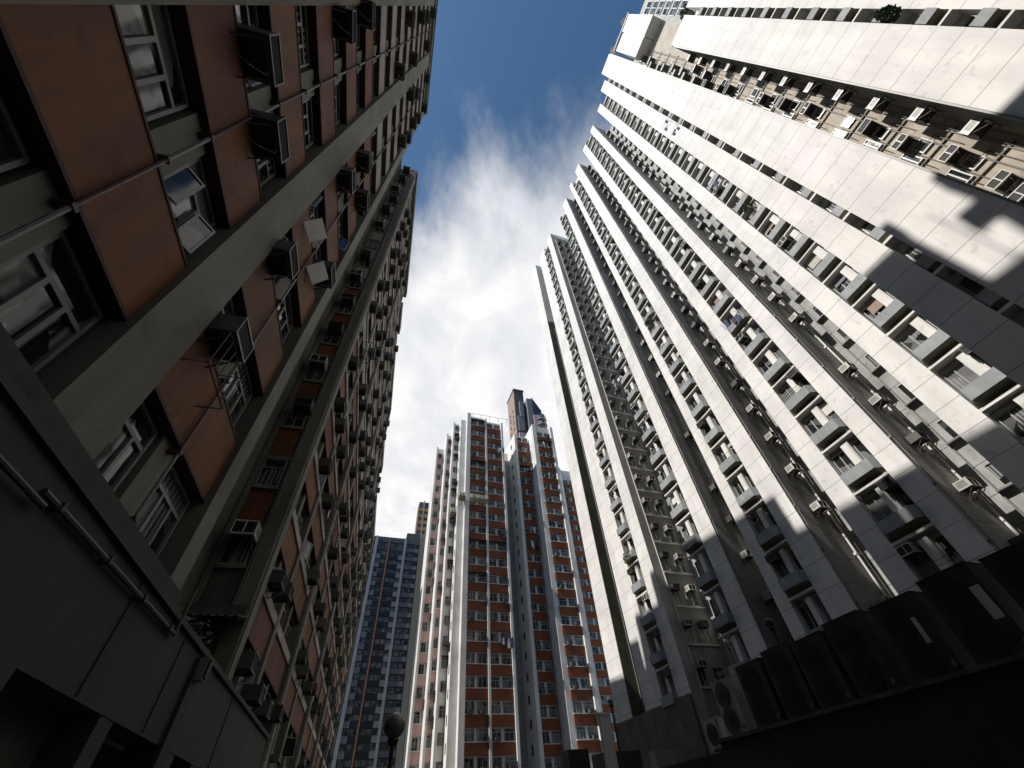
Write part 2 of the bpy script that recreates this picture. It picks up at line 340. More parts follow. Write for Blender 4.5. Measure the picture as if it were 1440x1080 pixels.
par.box(14.02, 28.65, 3.72, 4.5, 46.2, 47.3); par.box(8.2, 14.0, 5.40, 5.6, 46.2, 47.0); par.box(28.66, 32.5, 3.9, 4.4, 43.6, 45); par.box(32.5, 43.5, 3.88, 4.4, 39.7, 41); par.box(43.5, 50, 3.9, 4.4, 35, 36.2); par.box(50, 61, 3.88, 4.4, 30.2, 31.6)
par.build('parapet', M['lgrey'], tl)
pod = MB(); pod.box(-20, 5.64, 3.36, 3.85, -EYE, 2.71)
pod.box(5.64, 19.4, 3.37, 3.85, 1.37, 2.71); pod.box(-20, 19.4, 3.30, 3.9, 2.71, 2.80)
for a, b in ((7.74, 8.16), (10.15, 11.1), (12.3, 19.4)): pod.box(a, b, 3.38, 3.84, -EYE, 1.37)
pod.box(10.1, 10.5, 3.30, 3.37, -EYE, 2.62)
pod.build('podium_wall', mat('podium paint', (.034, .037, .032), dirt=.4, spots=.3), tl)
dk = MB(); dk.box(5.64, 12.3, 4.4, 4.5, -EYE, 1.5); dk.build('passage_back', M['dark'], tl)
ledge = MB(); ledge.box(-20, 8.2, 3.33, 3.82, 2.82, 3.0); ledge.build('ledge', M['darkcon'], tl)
for x in (-5.9, -1.7, 2.32, 6.07):
    q = MB(); q.tube([(x, 3.475, 2.85), (x, 3.475, ROOF1-.8)], .026, 7)
    for k in range(15):
        q.k = 1; q.tube([(x, 3.475, 3.1+H*k), (x, 3.475, 4.3+H*k)], .028, 7)
        q.k = 0
        for z in (3.12, 4.24): q.box(x-.045, x+.045, 3.435, 3.62, z+H*k, z+H*k+.05)
    q.build('drain_pipe', [M['brownpipe'], M['greypipe']], tl)
q = MB(); q.tube([(4.3, 3.31, 2.45), (8.55, 3.31, 2.53)], .034, 8)
for x in (4.6, 5.8, 7.0, 8.2): q.box(x-.025, x+.025, 3.26, 3.37, 2.41+(x-4.3)*.019, 2.50+(x-4.3)*.019)
q.build('wall_pipe', M['iron'], tl); q = MB()
q.tube([(8.5, 3.3, 2.5), (8.5, 3.3, 3.2)], .03, 6); q.tube([(-6, 3.29, 2.2), (4.4, 3.29, 2.35)], .03, 8); q.build('wall_pipe', M['iron'], tl)
for x in (3.1, 6.9, 9.2, 13.5): q = MB(); q.box(x-.012, x+.012, 3.352, 3.375, 1.4, 2.70); q.build('seam_cover', M['dark'], tl)
Wr0 = wall(14.0, 0, 0, -1, -1, 0)
# recess with the return wall that looks back down the street
q = MB(); q.wbox(Wr0, -4.24, -3.87, 4.9, 46.1, .0, .06); q.build('pilaster_cheek', M['lgrey'], tl)
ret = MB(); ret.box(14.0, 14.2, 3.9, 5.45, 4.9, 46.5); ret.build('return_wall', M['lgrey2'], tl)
Wr = wall(14.0, 0, 0, -1, -1, 0)          # u = -y
for k in range(15):
    z0 = 6.0+H*k; q = MB(); q.wbox(Wr, -5.22, -4.45, z0+1.30, z0+H-.10, 0, .03); q.build('spandrel', M['orange' if k < 6 else 'pale'], tl)
    q = MB(); q.wbox(Wr, -5.30, -4.38, z0+1.17, z0+1.29, 0, .10); q.wbox(Wr, -5.30, -4.38, z0-.09, z0, 0, .10); q.build('sill', M['lgrey'], tl)
    wl.add(Wr, -5.22, -4.45, z0+.01, z0+1.16, 'twotop', .01)
q = MB(); q.wbox(Wr, -5.42, -5.25, 4.9, 46.1, 0, .09); q.build('corner_strip', M['lgrey'], tl)
for u in (-4.33, -4.26): q = MB(); q.tube([Wr(u, .06, 4.9), Wr(u, .06, 46)], .025, 6); q.build('drain_pipe', M['greypipe'], tl)
q = MB(); q.box(13.9, 14.6, 3.9, 5.44, 4.6, 4.9); q.build('canopy_slab', M['lgrey2'], tl)
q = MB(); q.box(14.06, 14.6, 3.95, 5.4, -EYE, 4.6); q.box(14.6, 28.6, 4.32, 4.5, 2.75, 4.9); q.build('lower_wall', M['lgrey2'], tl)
# block 2 and the lower blocks beyond it
Wb = wall(0, 4.30, 1, 0, 0, -1)
pil2 = [(14.0, 14.75), (22.7, 23.75), (32.5, 33.7), (42, 43.4), (50.6, 51.6), (60, 61)]
fin2 = [(18.0, 18.45), (27.0, 27.5), (37.6, 38.1), (46.6, 47.1), (55.6, 56.1)]
def roofat(x): return 46.2 if x < 28.6 else 43.6 if x < 32.5 else 39.7 if x < 43.5 else 35 if x < 50 else 30.2
for a, b in pil2:
    q = MB(); q.box(a, b, 3.86, 4.32, 2.75 if a < 20 else -EYE, roofat(a+.5)-.01); q.build('pilaster', M['lgrey'], tl)
    q = MB(); q.tube([(a+.1, 3.82, 1), (a+.1, 3.82, roofat(a+.5)-1)], .03, 6); q.build('drain_pipe', M['greypipe'], tl)
for a, b in fin2: q = MB(); q.box(a, b, 3.93, 4.32, 3, roofat(a)-.02); q.build('fin', M['lgrey'], tl)
ed = sorted(pil2+fin2)
for i in range(len(ed)-1):
    a, b = ed[i][1], ed[i+1][0]
    q = MB(); mid = (a+b)/2
    q.box(mid-.16, mid+.16, 4.06, 4.31, 3, roofat(mid)-.03); q.build('mullion', M['lgrey'], tl)
for k in range(16):
    z0, z1 = 3.2+H*k, 4.5+H*k
    for i in range(len(ed)-1):
        a, b = ed[i][1], ed[i+1][0]
        if z1 > roofat((a+b)/2)-1: continue
        sp = MB(); sp.k = 0; top = min(z0+H, roofat((a+b)/2)-.04)
        sp.box(a, b, 4.02, 4.305, z1+.05, top-.30); sp.k = 1; sp.box(a, b, 3.99, 4.306, z1, z1+.05)
        sp.k = 2; sp.box(a, b, 3.95, 4.307, top-.30, top)
        sp.build('spandrel', [M['orange'], M['orange_trim'], M['lsill']] if k < 6 else [M['pale'], M['pale_trim'], M['lsill']], tl)
        mid = (a+b)/2
        for (c, d) in ((a, mid-.16), (mid+.16, b)):
            wl.add(Wb, c+.05, d-.05, z0+.02, z1-.02, 'three', .03, 1 if rnd.random() < .2 and k < 10 and c < 30 else 0)
wl.done()
# air conditioners on the left tower
GL = 'air conditioners on the terracotta tower'
def lac(x, z, y, k, what, tone='g'): ac(FL, x, y, z, 0, -1, tone, 'air conditioner, terracotta tower, %s, %s row' % (what, ORD[min(k, 30)]), GL)
bay_names = {0: 'beside the first broad pilaster', 1: 'just beyond the first broad pilaster', 2: 'between the two broad pilasters'}
near = [(1.45, 8.55, 2, 'left of the rusty pipe'), (2.62, 8.50, 2, 'right of the rusty pipe joint'), (4.95, 8.42, 2, 'close behind the broad pilaster'), (5.15, 5.82, 1, 'beside the caged clothes rack'), (6.5, 16.6, 5, 'next to the rusty pipe'), (5.0, 14.1, 4, 'hard against the pilaster'), (1.2, 14.2, 4, 'at the top edge of the photo'), (6.9, 11.4, 3, 'by the tilted pale sash')]
for x, z, k, w in near: lac(x, z, 3.70, k, w)
for k in range(5, 15):
    for j, x in enumerate((-5.2, -2.6, -.5, 1.1, 2.9, 5.0, 7.0)):
        if rnd.random() < (.62 if k > 6 else .3): lac(x+rnd.uniform(-.1, .4), 3.1+H*k+.03, 3.70, k, ('well before the broad pilaster', 'two bays before the pilaster', 'one bay before the broad pilaster', 'near side of the rusty pipe', 'near side of the broad pilaster', 'far side of the broad pilaster', 'near side of the recess')[j])
for k in range(15):
    if rnd.random() < .75: ac(FL, 13.98, 4.62+rnd.uniform(0, .35), 6.0+H*k+.72, -1, 0, 'w' if k % 3 == 0 else 'g', 'boxy air conditioner in the recess of the terracotta tower, %s window up' % ORD[k], GL)
for k in range(16):
    z0 = 3.2+H*k
    for i in range(len(ed)-1):
        a, b = ed[i][1], ed[i+1][0]
        if z0+1.3 > roofat((a+b)/2)-1: continue
        for h in (0, 1):
            if rnd.random() < .62:
                x = a+(b-a)*(.13+.5*h+rnd.uniform(0, .22)); lac(x, z0+rnd.uniform(.0, .5), 4.16, k, '%s bay past the recess, %s half' % (ORD[i].replace('lowest', 'nearest'), 'near' if h == 0 else 'far'))
# cage racks
def cage(frame, W, u0, u1, z0, z1, out, label):
    th = Th('clothes_rack', label, 'clothes rack', frame, W((u0+u1)/2, .03, z0), 'iron racks on the terracotta tower'); q = MB()
    for z in (z0, z1): q.tube([W(u0, .03, z), W(u0, out, z), W(u1, out, z), W(u1, .03, z)], .014, 5)
    n = max(3, int((u1-u0)/.17))
    for i in range(n+1): u = u0+(u1-u0)*i/n; q.tube([W(u, out, z0), W(u, out, z1)], .009, 4)
    q.build('bars', M['iron'], th)
Wt = wall(0, 3.52, 1, 0, 0, -1)
cage(FL, Wt, 4.75, 5.75, 4.95, 5.70, .42, 'rusty wire clothes rack below the second row window near the recess')
cage(FL, wall(14.0, 0, 0, -1, -1, 0), -5.35, -4.75, 20.0, 20.7, .6, 'thin wire rack on the recess wall halfway up the terracotta tower')
Wb2 = wall(0, 4.02, 1, 0, 0, -1)
for x, z, w in ((17.2, 13.6, 'lower'), (16.5, 19.2, 'middle'), (25.6, 24.6, 'upper'), (21.2, 10.8, 'lowest')): cage(FL, Wb2, x, x+1.0, z, z+.8, .6, '%s iron cage rack on the far block of the terracotta tower' % w)
laundry(FL, Wb2, 16.0, 17.3, 20.2, 'dark washing on the far block of the terracotta tower, middle height', seed=4)
laundry(FL, Wb2, 19.6, 20.8, 12.2, 'washing on the far block of the terracotta tower, low and close to the recess', seed=5)
# pale tilted shade sheets seen against the windows
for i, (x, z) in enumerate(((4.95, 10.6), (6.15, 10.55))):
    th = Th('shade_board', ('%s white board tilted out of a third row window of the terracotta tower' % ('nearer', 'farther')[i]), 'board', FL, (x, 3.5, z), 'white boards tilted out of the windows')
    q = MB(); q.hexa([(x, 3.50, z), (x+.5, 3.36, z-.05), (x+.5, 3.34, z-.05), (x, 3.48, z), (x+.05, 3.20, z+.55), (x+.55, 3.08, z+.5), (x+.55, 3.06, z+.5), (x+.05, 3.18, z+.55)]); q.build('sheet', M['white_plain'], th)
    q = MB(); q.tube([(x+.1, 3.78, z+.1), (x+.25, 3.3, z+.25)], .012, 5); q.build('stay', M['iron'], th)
# blue tank and frame on the far roof
th = Th('roof_tank', 'dark blue boxy tank standing on the far roof of the terracotta tower', 'tank', FL, (33.4, 5.0, 41.0))
q = MB(); q.box(32.9, 34.6, 4.2, 5.4, 41.2, 43.6); q.box(34.6, 35.6, 4.1, 5.0, 41.5, 42.8); q.build('tank_body', M['navy'], th)
q = MB(); q.box(33, 33.1, 4.1, 5.3, 41.0, 41.2); q.box(34.4, 34.5, 4.1, 5.3, 41.0, 41.2); q.build('stand', M['iron'], th)
# awning, hanging growth and small lamp in the void
th = Th('corrugated_awning', 'bent corrugated zinc awning below the recess of the terracotta tower', 'awning', FL, (13.4, 4.6, 4.4))
q = MB()
for i in range(16):
    y0, y1 = 3.75+.105*i, 3.75+.105*(i+1); d = .03*(i % 2); e = .03-d
    q.quad((13.0, y0, 4.30+d), (13.0, y1, 4.30+e), (13.95, y1, 4.58+e), (13.95, y0, 4.58+d))
    q.quad((13.0, y0, 4.285+d), (13.95, y0, 4.565+d), (13.95, y1, 4.565+e), (13.0, y1, 4.285+e))
q.build('sheet', M['zinc'], th); q = MB()
for y in (3.85, 5.3): q.tube([(13.05, y, 4.27), (13.95, y, 4.54)], .02, 5)
q.build('rafter', M['iron'], th)
th = Th('climbing_plant', 'dark straggling plant filling the void below the zinc awning', 'plant', FL, (10.8, 4.7, 2.8))
q = MB(); q.leaves((10.8, 4.7, 3.3), (2.2, .55, .7), 1500, .085, rnd); q.leaves((12.4, 4.4, 3.2), (1.1, .4, .9), 500, .085, rnd); q.build('foliage', M['leaf'], th)
q = MB()
for i in range(9): x = 8.9+.45*i; q.tube([(x, 4.9, 2.75), (x+.1, 4.7, 3.2), (x+rnd.uniform(-.2, .3), 4.5, 3.9)], .015, 5)
q.build('stem', M['iron'], th)
th = Th('bulkhead_lamp', 'small unlit bulkhead lamp on the low grey wall at the left', 'wall lamp', FL, (10.3, 3.3, 2.35))
q = MB(); q.box(10.2, 10.42, 3.18, 3.30, 2.30, 2.66); q.build('housing', M['alu_dark'], th); q = MB(); q.box(10.22, 10.40, 3.14, 3.18, 2.33, 2.63); q.build('cover', M['grille'], th)

# ================================================================== RIGHT TOWER (white)
tr = Th('apartment_tower', 'tall white ribbed apartment tower with grey planters along the right side of the street', 'apartment tower', FR, (18, -26, -EYE))
D0 = 23.8
wr = Windows(tr, M['alu'], M['glr'])
pl = Parts(tr, 'planter', [M['planter'], M['planter_side'], M['white_plain']])
sl = Parts(tr, 'window_panel', M['white_plain'])
ZT = 87.0
def floors(top, z0=3.9): 
    k = 0
    while 1.15+FLO*k < z0: k += 1
    while 1.15+FLO*k+1.2 < top: yield k, 1.15+FLO*k; k += 1
GR = 'air conditioners on the white tower'
def pier(x0, x1, y, depth, z0, z1, m='white', name='pier'):
    q = MB(); q.box(x0, x1, -y, -(y+depth), z0, z1); return q.build(name, M[m], tr)
def column(x0, x1, y, z0, z1, nm, depth=.60, proud=.34, far=True, taper=.20):
    """a column of windows with a grey planter under each"""
    W = wall(x0, -(y+depth), 1, 0, 0, 1); w = x1-x0
    q = MB(); q.box(x0, x1, -(y+depth), -(y+depth+.25), z0, z1); q.build('column_back', M['white_plain'], tr)
    fh = .62                                             # front slab height; the underside runs back to the beam
    for k, zt in floors(z1, z0+1.6):
        def P(q, zt=zt):
            zb = zt-fh; o = depth+proud; q.k = 0
            q.hexa([W(.02, depth-.12, zb), W(w-.02, depth-.12, zb), W(w-taper, o, zb), W(taper, o, zb), W(.02, depth-.12, zt), W(w-.02, depth-.12, zt), W(w-taper, o, zt), W(taper, o, zt)])
            q.wbox(W, .02, w-.02, zb, zt-.12, .02, depth-.121)
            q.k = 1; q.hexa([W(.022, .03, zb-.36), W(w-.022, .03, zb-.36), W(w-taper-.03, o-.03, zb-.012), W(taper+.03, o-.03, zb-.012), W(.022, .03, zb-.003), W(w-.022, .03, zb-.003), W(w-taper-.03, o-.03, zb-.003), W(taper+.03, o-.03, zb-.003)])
            q.k = 2; q.wbox(W, .012, w-.012, zb-.46, zb-.325, .02, depth+.06)
        pl.add(W(w/2, depth, zt), P)
        zh = zt+FLO-fh-.46
        if w > 1.2:
            def Q(q, zt=zt, zh=zh): q.wbox(W, w*.30, w*.52, zt-.1, zh-.16, .03, .50); q.wbox(W, w*.32, w*.50, zt-.1, zh-.24, .50, .56)
            sl.add(W(w/2, .4, zt), Q)
            wr.add(W, w*.53, w-.05, zt+.02, zh-.3, 'two', .2, 0); wr.add(W, .05, w*.29, zt+.02, zh-.3, 'plain', .2, 0)
        else: wr.add(W, .03, w-.03, zt+.1, zt+1.2, 'plain', .03)
        r = rnd.random()
        if w > 1.2 and rnd.random() < .35:
            q = MB(); a = rnd.choice((.06, .54)); b_ = rnd.uniform(.22, .42); hh = rnd.uniform(.35, .8); q.wbox(W, w*a, w*min(.96, a+b_), zh-.3-hh, zh-.22, .27, .31); q.build('blind', M[rnd.choice(('tarp', 'white_plain', 'steel', 'brown'))], tr)
        if w > 1.2 and rnd.random() < .25:
            q = MB(); o = depth+proud-.15; q.tube([W(.3, o, zt), W(.3, o, zt+.45), W(w-.3, o, zt+.45), W(w-.3, o, zt)], .015, 4); q.tube([W(.3, o, zt+.25), W(w-.3, o, zt+.25)], .012, 4); q.build('planter_rail', M['iron'], tr)
        if r < .32 and w > 1.2: ac(FR, x0+w*rnd.choice((.16, .76)), -(y+depth)+.28, zh-.62, 0, 1, rnd.choice('gw'), 'air conditioner in the %s, %s planter up' % (nm, ORD[min(k, 30)]), GR)
def recess(x0, x1, y, z0, z1, nm, depth=3.3, acs=True):
    """a narrow light well between two ribs: dark far side, pale back, pipes"""
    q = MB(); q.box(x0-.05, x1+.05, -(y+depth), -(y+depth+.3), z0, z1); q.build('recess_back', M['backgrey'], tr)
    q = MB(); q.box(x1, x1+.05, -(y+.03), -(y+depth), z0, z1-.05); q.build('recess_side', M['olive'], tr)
    Wx = wall(x1-.0, 0, 0, -1, -1, 0)                    # u = distance from us, faces back down the street
    Wk = wall(x0, -(y+depth), 1, 0, 0, 1)
    for u, r, m in ((y+2.55, .06, 'white_plain'), (y+2.75, .04, 'greypipe'), (y+2.95, .05, 'greypipe'), (y+.10, .03, 'greypipe')):
        q = MB(); q.tube([Wx(u, .12, z0), Wx(u, .12, z1-1)], r, 7)
        for k, zt in floors(z1, z0+1): q.wbox(Wx, u-r-.03, u+r+.03, zt+.3, zt+.42, 0, .12+r)
        q.build('riser_pipe', M[m], tr)
    for k, zt in floors(z1, z0+1.5):
        wr.add(Wk, .35, 1.25, zt+.1, zt+1.25, 'two', .02); 
        q = None
        if acs and rnd.random() < .93:
            u = y+1.75+rnd.uniform(-.12, .12)
            ac(FR, x1-.01, -u, zt+.15, -1, 0, 'w' if rnd.random() < .75 else 'g', 'boxed air conditioner in the %s, %s up the white tower' % (nm, ORD[min(k, 30)]), GR)
    q = MB()
    for k, zt in floors(z1, z0+1.5): q.wbox(Wk, .25, 1.6, zt-.02, zt+.06, 0, .28); q.wbox(Wk, 1.55, 1.62, zt-1.4, zt+1.3, 0, .1); q.wbox(Wk, .1, .2, zt+.5, zt+.9, 0, .12)
    q.build('recess_sills', M['alu_dark'], tr)
# ribs, in metres along the street from the nearest to the farthest
s = lambda t: t*D0
# near tower, standing forward, with three wide blank ribs
YN, YF = 18.45, 19.04
ZN = 73.2; ZP1 = 51.3
pier(-13.5, -6.05, 18.8, 6, -EYE, ZP1+1.5)
column(-6.05, -5.37, 18.8, 6, ZP1, 'slot between the two nearest ribs', proud=.33, taper=.06)
pier(s(.775*-.292)-.0, s(.775*-.1655), YN, 5, -EYE, ZP1)
xa0, xa1 = s(.775*-.1655), s(.775*-.0454)
pier(xa1, s(.775*.0826), YN, 5.2, -EYE, ZN)
column(1.48, 2.02, YF, 6, ZN-1, 'slot beside the second wide rib', proud=.03, taper=.05)
pier(2.02, s(.795*.1777), YF, 5, 4, ZN-.8)
pier(-5.4, 3.36, YF+5.2, 6, -EYE, ZN-1.2, name='body')
# recess A: sunlit stained back wall full of pipes
WA = wall(xa0-2.6, -(YN+3.3), 1, 0, 0, 1)
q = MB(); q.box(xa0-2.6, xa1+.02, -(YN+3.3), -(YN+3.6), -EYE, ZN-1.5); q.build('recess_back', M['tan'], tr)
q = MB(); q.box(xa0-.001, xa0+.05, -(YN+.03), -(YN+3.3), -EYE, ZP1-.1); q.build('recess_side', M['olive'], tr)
Wd = wall(xa0+.05, 0, 0, -1, 1, 0)
for k, zt in floors(ZN-2, 5):
    z = zt+.55; wa = xa1-xa0
    wr.add(WA, 2.6+.95, 2.6+1.5, z, z+.75, 'plain', .02); wr.add(WA, 2.6+wa-.55, 2.6+wa-.08, z-.2, z+.95, 'two', .02)
    q = MB(); q.wbox(WA, 2.6+.2, 2.6+wa-.1, z-.45, z-.40, .02, .08); q.tube([WA(2.6+.75, .08, z-1.3), WA(2.6+.75, .08, z+.2), WA(2.6+1.05, .08, z+.25)], .022, 5); q.tube([WA(2.6+1.6, .08, z-1.5), WA(2.6+1.6, .08, z+.4), WA(2.6+1.85, .08, z+.4), WA(2.6+1.85, .08, z-1.2)], .018, 5); q.build('pipe_run', M['iron'], tr)
    if rnd.random() < .62: ac(FR, xa0+1.25+rnd.uniform(-.35, .35), -(YN+3.29), z+.95, 0, 1, rnd.choice('wwg'), 'air conditioner in the left column of the sunlit stained wall, %s up' % ORD[min(k, 30)], GR)
    if rnd.random() < .5: ac(FR, xa1-.45, -(YN+3.29), z-.15, 0, 1, rnd.choice('wgg'), 'air conditioner in the right column of the sunlit stained wall, %s up' % ORD[min(k, 30)], GR)
    if zt < ZP1-2: ac(FR, xa0+.05, -(YN+1.5), zt+.2, 1, 0, 'w', 'pale louvred air conditioner on the shaded cheek beside the stained wall, %s up' % ORD[min(k, 30)], GR)
for u in (2.6+.35, 2.6+.45, 2.6+1.0, 2.6+2.0): q = MB(); q.tube([WA(u, .07, 2), WA(u, .07, ZN-3)], .03, 6); q.build('riser_pipe', M['greypipe'], tr)
q = MB(); q.box(xa0+.02, xa0+.09, -(YN-.05), -(YN+.03), 2, ZP1-1); q.box(xa1-.07, xa1+.01, -(YN-.05), -(YN+.03), 2, ZN-1); q.build('edge_trim', M['greypipe'], tr)
# set-back upper storeys behind the nearest ribs
q = MB(); q.box(-16, -6.0, -23.2, -34, 20, 83); q.build('setback_wall', M['backgrey'], tr)
WS = wall(-16, -23.2, 1, 0, 0, 1)
for k, zt in floors(82, ZP1+2):
    for j in range(4): wr.add(WS, 1.0+2.3*j, 2.5+2.3*j, zt+.1, zt+1.9, 'two', .02)
# far ribs, all in one line
def rib(a, c0, c1, b, nm, zt=ZT):
    pier(s(a), s(c0), D0, 4.2, -EYE, zt)
    column(s(c0), s(c1), D0, 5, zt-1.0, nm)
    if b: pier(s(c1), s(b), D0, 4.2, -EYE, zt)
pier(3.36, s(.155), D0, 4.2, -EYE, ZT)
column(s(.155), s(.243), D0, 5, ZT-1, 'first window column of the long front'); pier(s(.243), s(.294), D0, 4.2, -EYE, ZT+.6)
recess(s(.294), s(.386), D0, 4, ZT-.4, 'first narrow light well')
rib(.386, .433, .520, .569, 'second window column')
recess(s(.569), s(.661), D0, 4, ZT-.6, 'second narrow light well')
rib(.661, .727, .806, .845, 'third window column', ZT-.5)
recess(s(.845), s(.9325), D0, 4, ZT-1, 'third narrow light well')
rib(.9325, .998, 1.083, None, 'fourth window column at the open bay', ZT-1)
# the open bay
pier(s(1.083), s(1.30), D0+4.6, 2, -EYE, ZT-1.2, 'baytan', 'bay_back')
q = MB(); q.box(s(1.276), s(1.30), -D0-.86, -(D0+4.6), -EYE, ZT-1); q.build('bay_side', M['baytan'], tr)
q = MB(); q.box(s(1.276)-.02, s(1.30), -D0-.004, -D0-.86, -EYE, ZT-.4); q.build('bay_fin', M['fin'], tr)
q = MB(); q.tube([(s(1.276)-.06, -D0-.92, 6), (s(1.276)-.06, -D0-.92, ZT-2)], .05, 6); q.build('riser_pipe', M['white_plain'], tr)
WB = wall(s(1.276), 0, 0, -1, -1, 0)
for k, zt in floors(ZT-3, 4):
    q = MB(); q.wbox(WB, D0+1.0, D0+4.5, zt-.12, zt-.04, 0, .16); q.build('bay_sill', M['white_plain'], tr)
    for j, (a, b) in enumerate(((1.05, 1.75), (2.45, 3.45))):
        wr.add(WB, D0+a, D0+b, zt+.02, zt+1.25, 'two', -.03 if False else .01)
        if rnd.random() < .93: ac(FR, s(1.276), -(D0+(a+b)/2-.05), zt+1.12, -1, 0, 'w' if rnd.random() < .5 else 'g', 'air conditioner above an %s open bay window of the white tower, %s up' % (('outer', 'inner')[j], ORD[min(k, 30)]), GR)
rib(1.276, 1.346, 1.428, 1.54, 'fifth window column at the far end', ZT+.5)
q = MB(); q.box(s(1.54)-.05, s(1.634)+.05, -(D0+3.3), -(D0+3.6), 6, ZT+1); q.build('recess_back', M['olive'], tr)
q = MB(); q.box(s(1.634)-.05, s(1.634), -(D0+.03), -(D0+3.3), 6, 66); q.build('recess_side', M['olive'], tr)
q = MB(); q.tube([(s(1.634)-.15, -(D0+1.2), 6), (s(1.634)-.15, -(D0+1.2), 64)], .06, 6); q.build('riser_pipe', M['greypipe'], tr)
pier(s(1.634), s(1.744), D0, 10, -EYE, ZT+2.2)
wr.done(); pl.done(); sl.done()
q = MB(); q.box(s(.3), s(1.74), -(D0+4.1), -(D0+16), -EYE, ZT-3); q.build('body', M['backgrey'], tr)
q = MB()
for k, zt in floors(ZT-2, 8): q.box(s(1.744), s(1.744)+.55, -(D0+1.2), -(D0+2.2), zt-.9, zt)
q.build('end_planters', M['planter'], tr, kind='stuff')
q = MB(); q.box(s(1.276), s(1.75)+.1, -(D0-.25), -(D0+.05), -EYE, 6.3); q.build('stained_base', M['concrete'], tr)
# things on the white tower roof
th = Th('lift_tower', 'white roof lift tower above the near light well with a dark joint down its face', 'lift tower', FR, (-3.5, -21.5, ZN-1.5))
q = MB(); q.box(-5.8, -3.75, -20.4, -24, ZN-6, 78.4); q.box(-3.65, -1.5, -20.4, -24, ZN-6, 77.6); q.build('wall', M['white_plain'], th)
q = MB(); q.box(-3.75, -3.65, -20.5, -24, ZN-6, 77.3); q.box(-5.95, -1.4, -20.3, -24.1, 78.4, 78.7); q.build('roof_edge', M['alu_dark'], th)
for i, (x, y, z) in enumerate(((-4.9, -20.6, 78.7), (-2.8, -20.9, 78.7), (-1.5, -20.6, 78.7))):
    th = Th('roof_antenna', 'small dish antenna on the lift tower roof, %s of three' % ('nearest', 'middle', 'farthest')[i], 'antenna', FR, (x, y, z), 'antennas on the lift tower')
    q = MB(); q.tube([(x, y, z), (x, y, z+1.1)], .05, 6); q.build('mast', M['iron'], th); q = MB(); q.lathe((x, y+.1, z+.8), [(.02, 0), (.3, .08), (.45, .25), (.42, .26), (.28, .11), (.02, .04)], 14); q.build('dish', M['white_plain'], th)
def shrub(frame, c, R, n, size, label, cat='plant', m='leaf', pot=None, group=None):
    th = Th('potted_plant' if pot else 'roof_shrub', label, cat, frame, (c[0], c[1], c[2]-R[2]), group); q = MB(); q.leaves(c, R, n, size, rnd); q.build('foliage', M[m], th)
    q = MB()
    for i in range(5): q.tube([(c[0], c[1], c[2]-R[2]-.1), (c[0]+rnd.uniform(-.5, .5)*R[0], c[1]+rnd.uniform(-.5, .5)*R[1], c[2]+R[2]*.4)], .02*max(1, R[2]), 5)
    q.build('stem', M['iron'], th)
shrub(FR, (-5.9, -19.6, ZP1+2.6), (.8, .7, .8), 420, .14, 'dark shrub growing on the roof edge of the nearest white rib')
shrub(FR, (-5.75, -18.5, 25.4), (.30, .35, .75), 520, .10, 'dark bush sprouting from a planter slot near the top right corner', pot=1, group='plants in the planters of the white tower')
shrub(FR, (s(1.39), -D0+.35, 17.4), (.7, .4, .6), 260, .10, 'trailing green plant in a planter of the far end column', m='leaf2', pot=1, group='plants in the planters of the white tower')
shrub(FR, (s(.765), -D0+.3, 36.2), (.8, .35, .5), 260, .10, 'green plant brimming over a planter of the third window column', m='leaf2', pot=1, group='plants in the planters of the white tower')
shrub(FR, (s(.20), -D0+.3, 33.2), (.6, .3, .45), 200, .10, 'pale green plant in a planter of the first window column', m='leaf2', pot=1, group='plants in the planters of the white tower')
# washing on the white tower
for i, (x0, x1, y, z, lb) in enumerate(((s(.165), s(.225), D0, 39, 'washing outside the first window column of the white tower'), (2.1, 2.9, YF, 43.5, 'washing beside the second wide rib of the white tower'), (s(1.10), s(1.16), D0+.6, 36, 'white washing at the mouth of the open bay'), (s(.45), s(.51), D0-.1, 26.3, 'washing on a planter of the second window column'))):
    laundry(FR, wall(0, -y+.1, 1, 0, 0, 1), x0, x1, z, lb, seed=20+i)

# ================================================================== CENTRE TOWER (brick red bands)
tc = Th('apartment_tower', 'white and brick red apartment tower closing the end of the street', 'apartment tower', FR, (66, -25, -EYE))
wc = Windows(tc, M['alu'], M['gl'], 100)
GC = 'air conditioners on the red banded tower'
def bay(sx, t0, t1, zt, nm, win=((.03, .44), (.56, .97)), band='red', wallm='cwhite', acp=.35):
    W = wall(sx, -t0, 0, -1, -1, 0); w = t1-t0
    q = MB(); q.box(sx+.25, sx+(6 if sx < 80 else 1.6), -t0, -t1, -EYE, zt); q.build('wall', M[wallm], tc)
    k = 0
    while 61.3-H*k > 1:
        zc = 61.3-H*k
        if zc+.8 < zt:
            if band:
                q = MB(); q.wbox(W, .01, w-.01, zc-.72-1.25, zc-.74, -.25, 0); q.build('spandrel', M[band], tc)
                q = MB(); q.wbox(W, .01, w-.01, zc-.74, zc-.66, -.25, .10); q.build('sill', M['cwhite'], tc)
            for a, b in win:
                wc.add(W, a*w, b*w, zc-.64, zc+.66, rnd.choice(('three', 'two', 'twotop')), -.22)
                if rnd.random() < acp: ac(FR, sx-.02, -(t0+w*(a+b)/2), zc-.7, -1, 0, 'w' if rnd.random() < .6 else 'g', 'air conditioner, %s of the red banded tower, %s row from the top' % (nm, ORD[k].replace('lowest', 'top')), GC)
            if rnd.random() < .09:
                q = MB(); q.wbox(W, .02, w-.02, zc+.72, zc+.80, -.2, .45); q.build('awning', M['iron'], tc)
        k += 1
def cpil(x0, x1, t0, t1, zt, m='cwhite'): q = MB(); q.box(x0, x1, -t0, -t1, -EYE, zt); q.build('pilaster', M[m], tc)
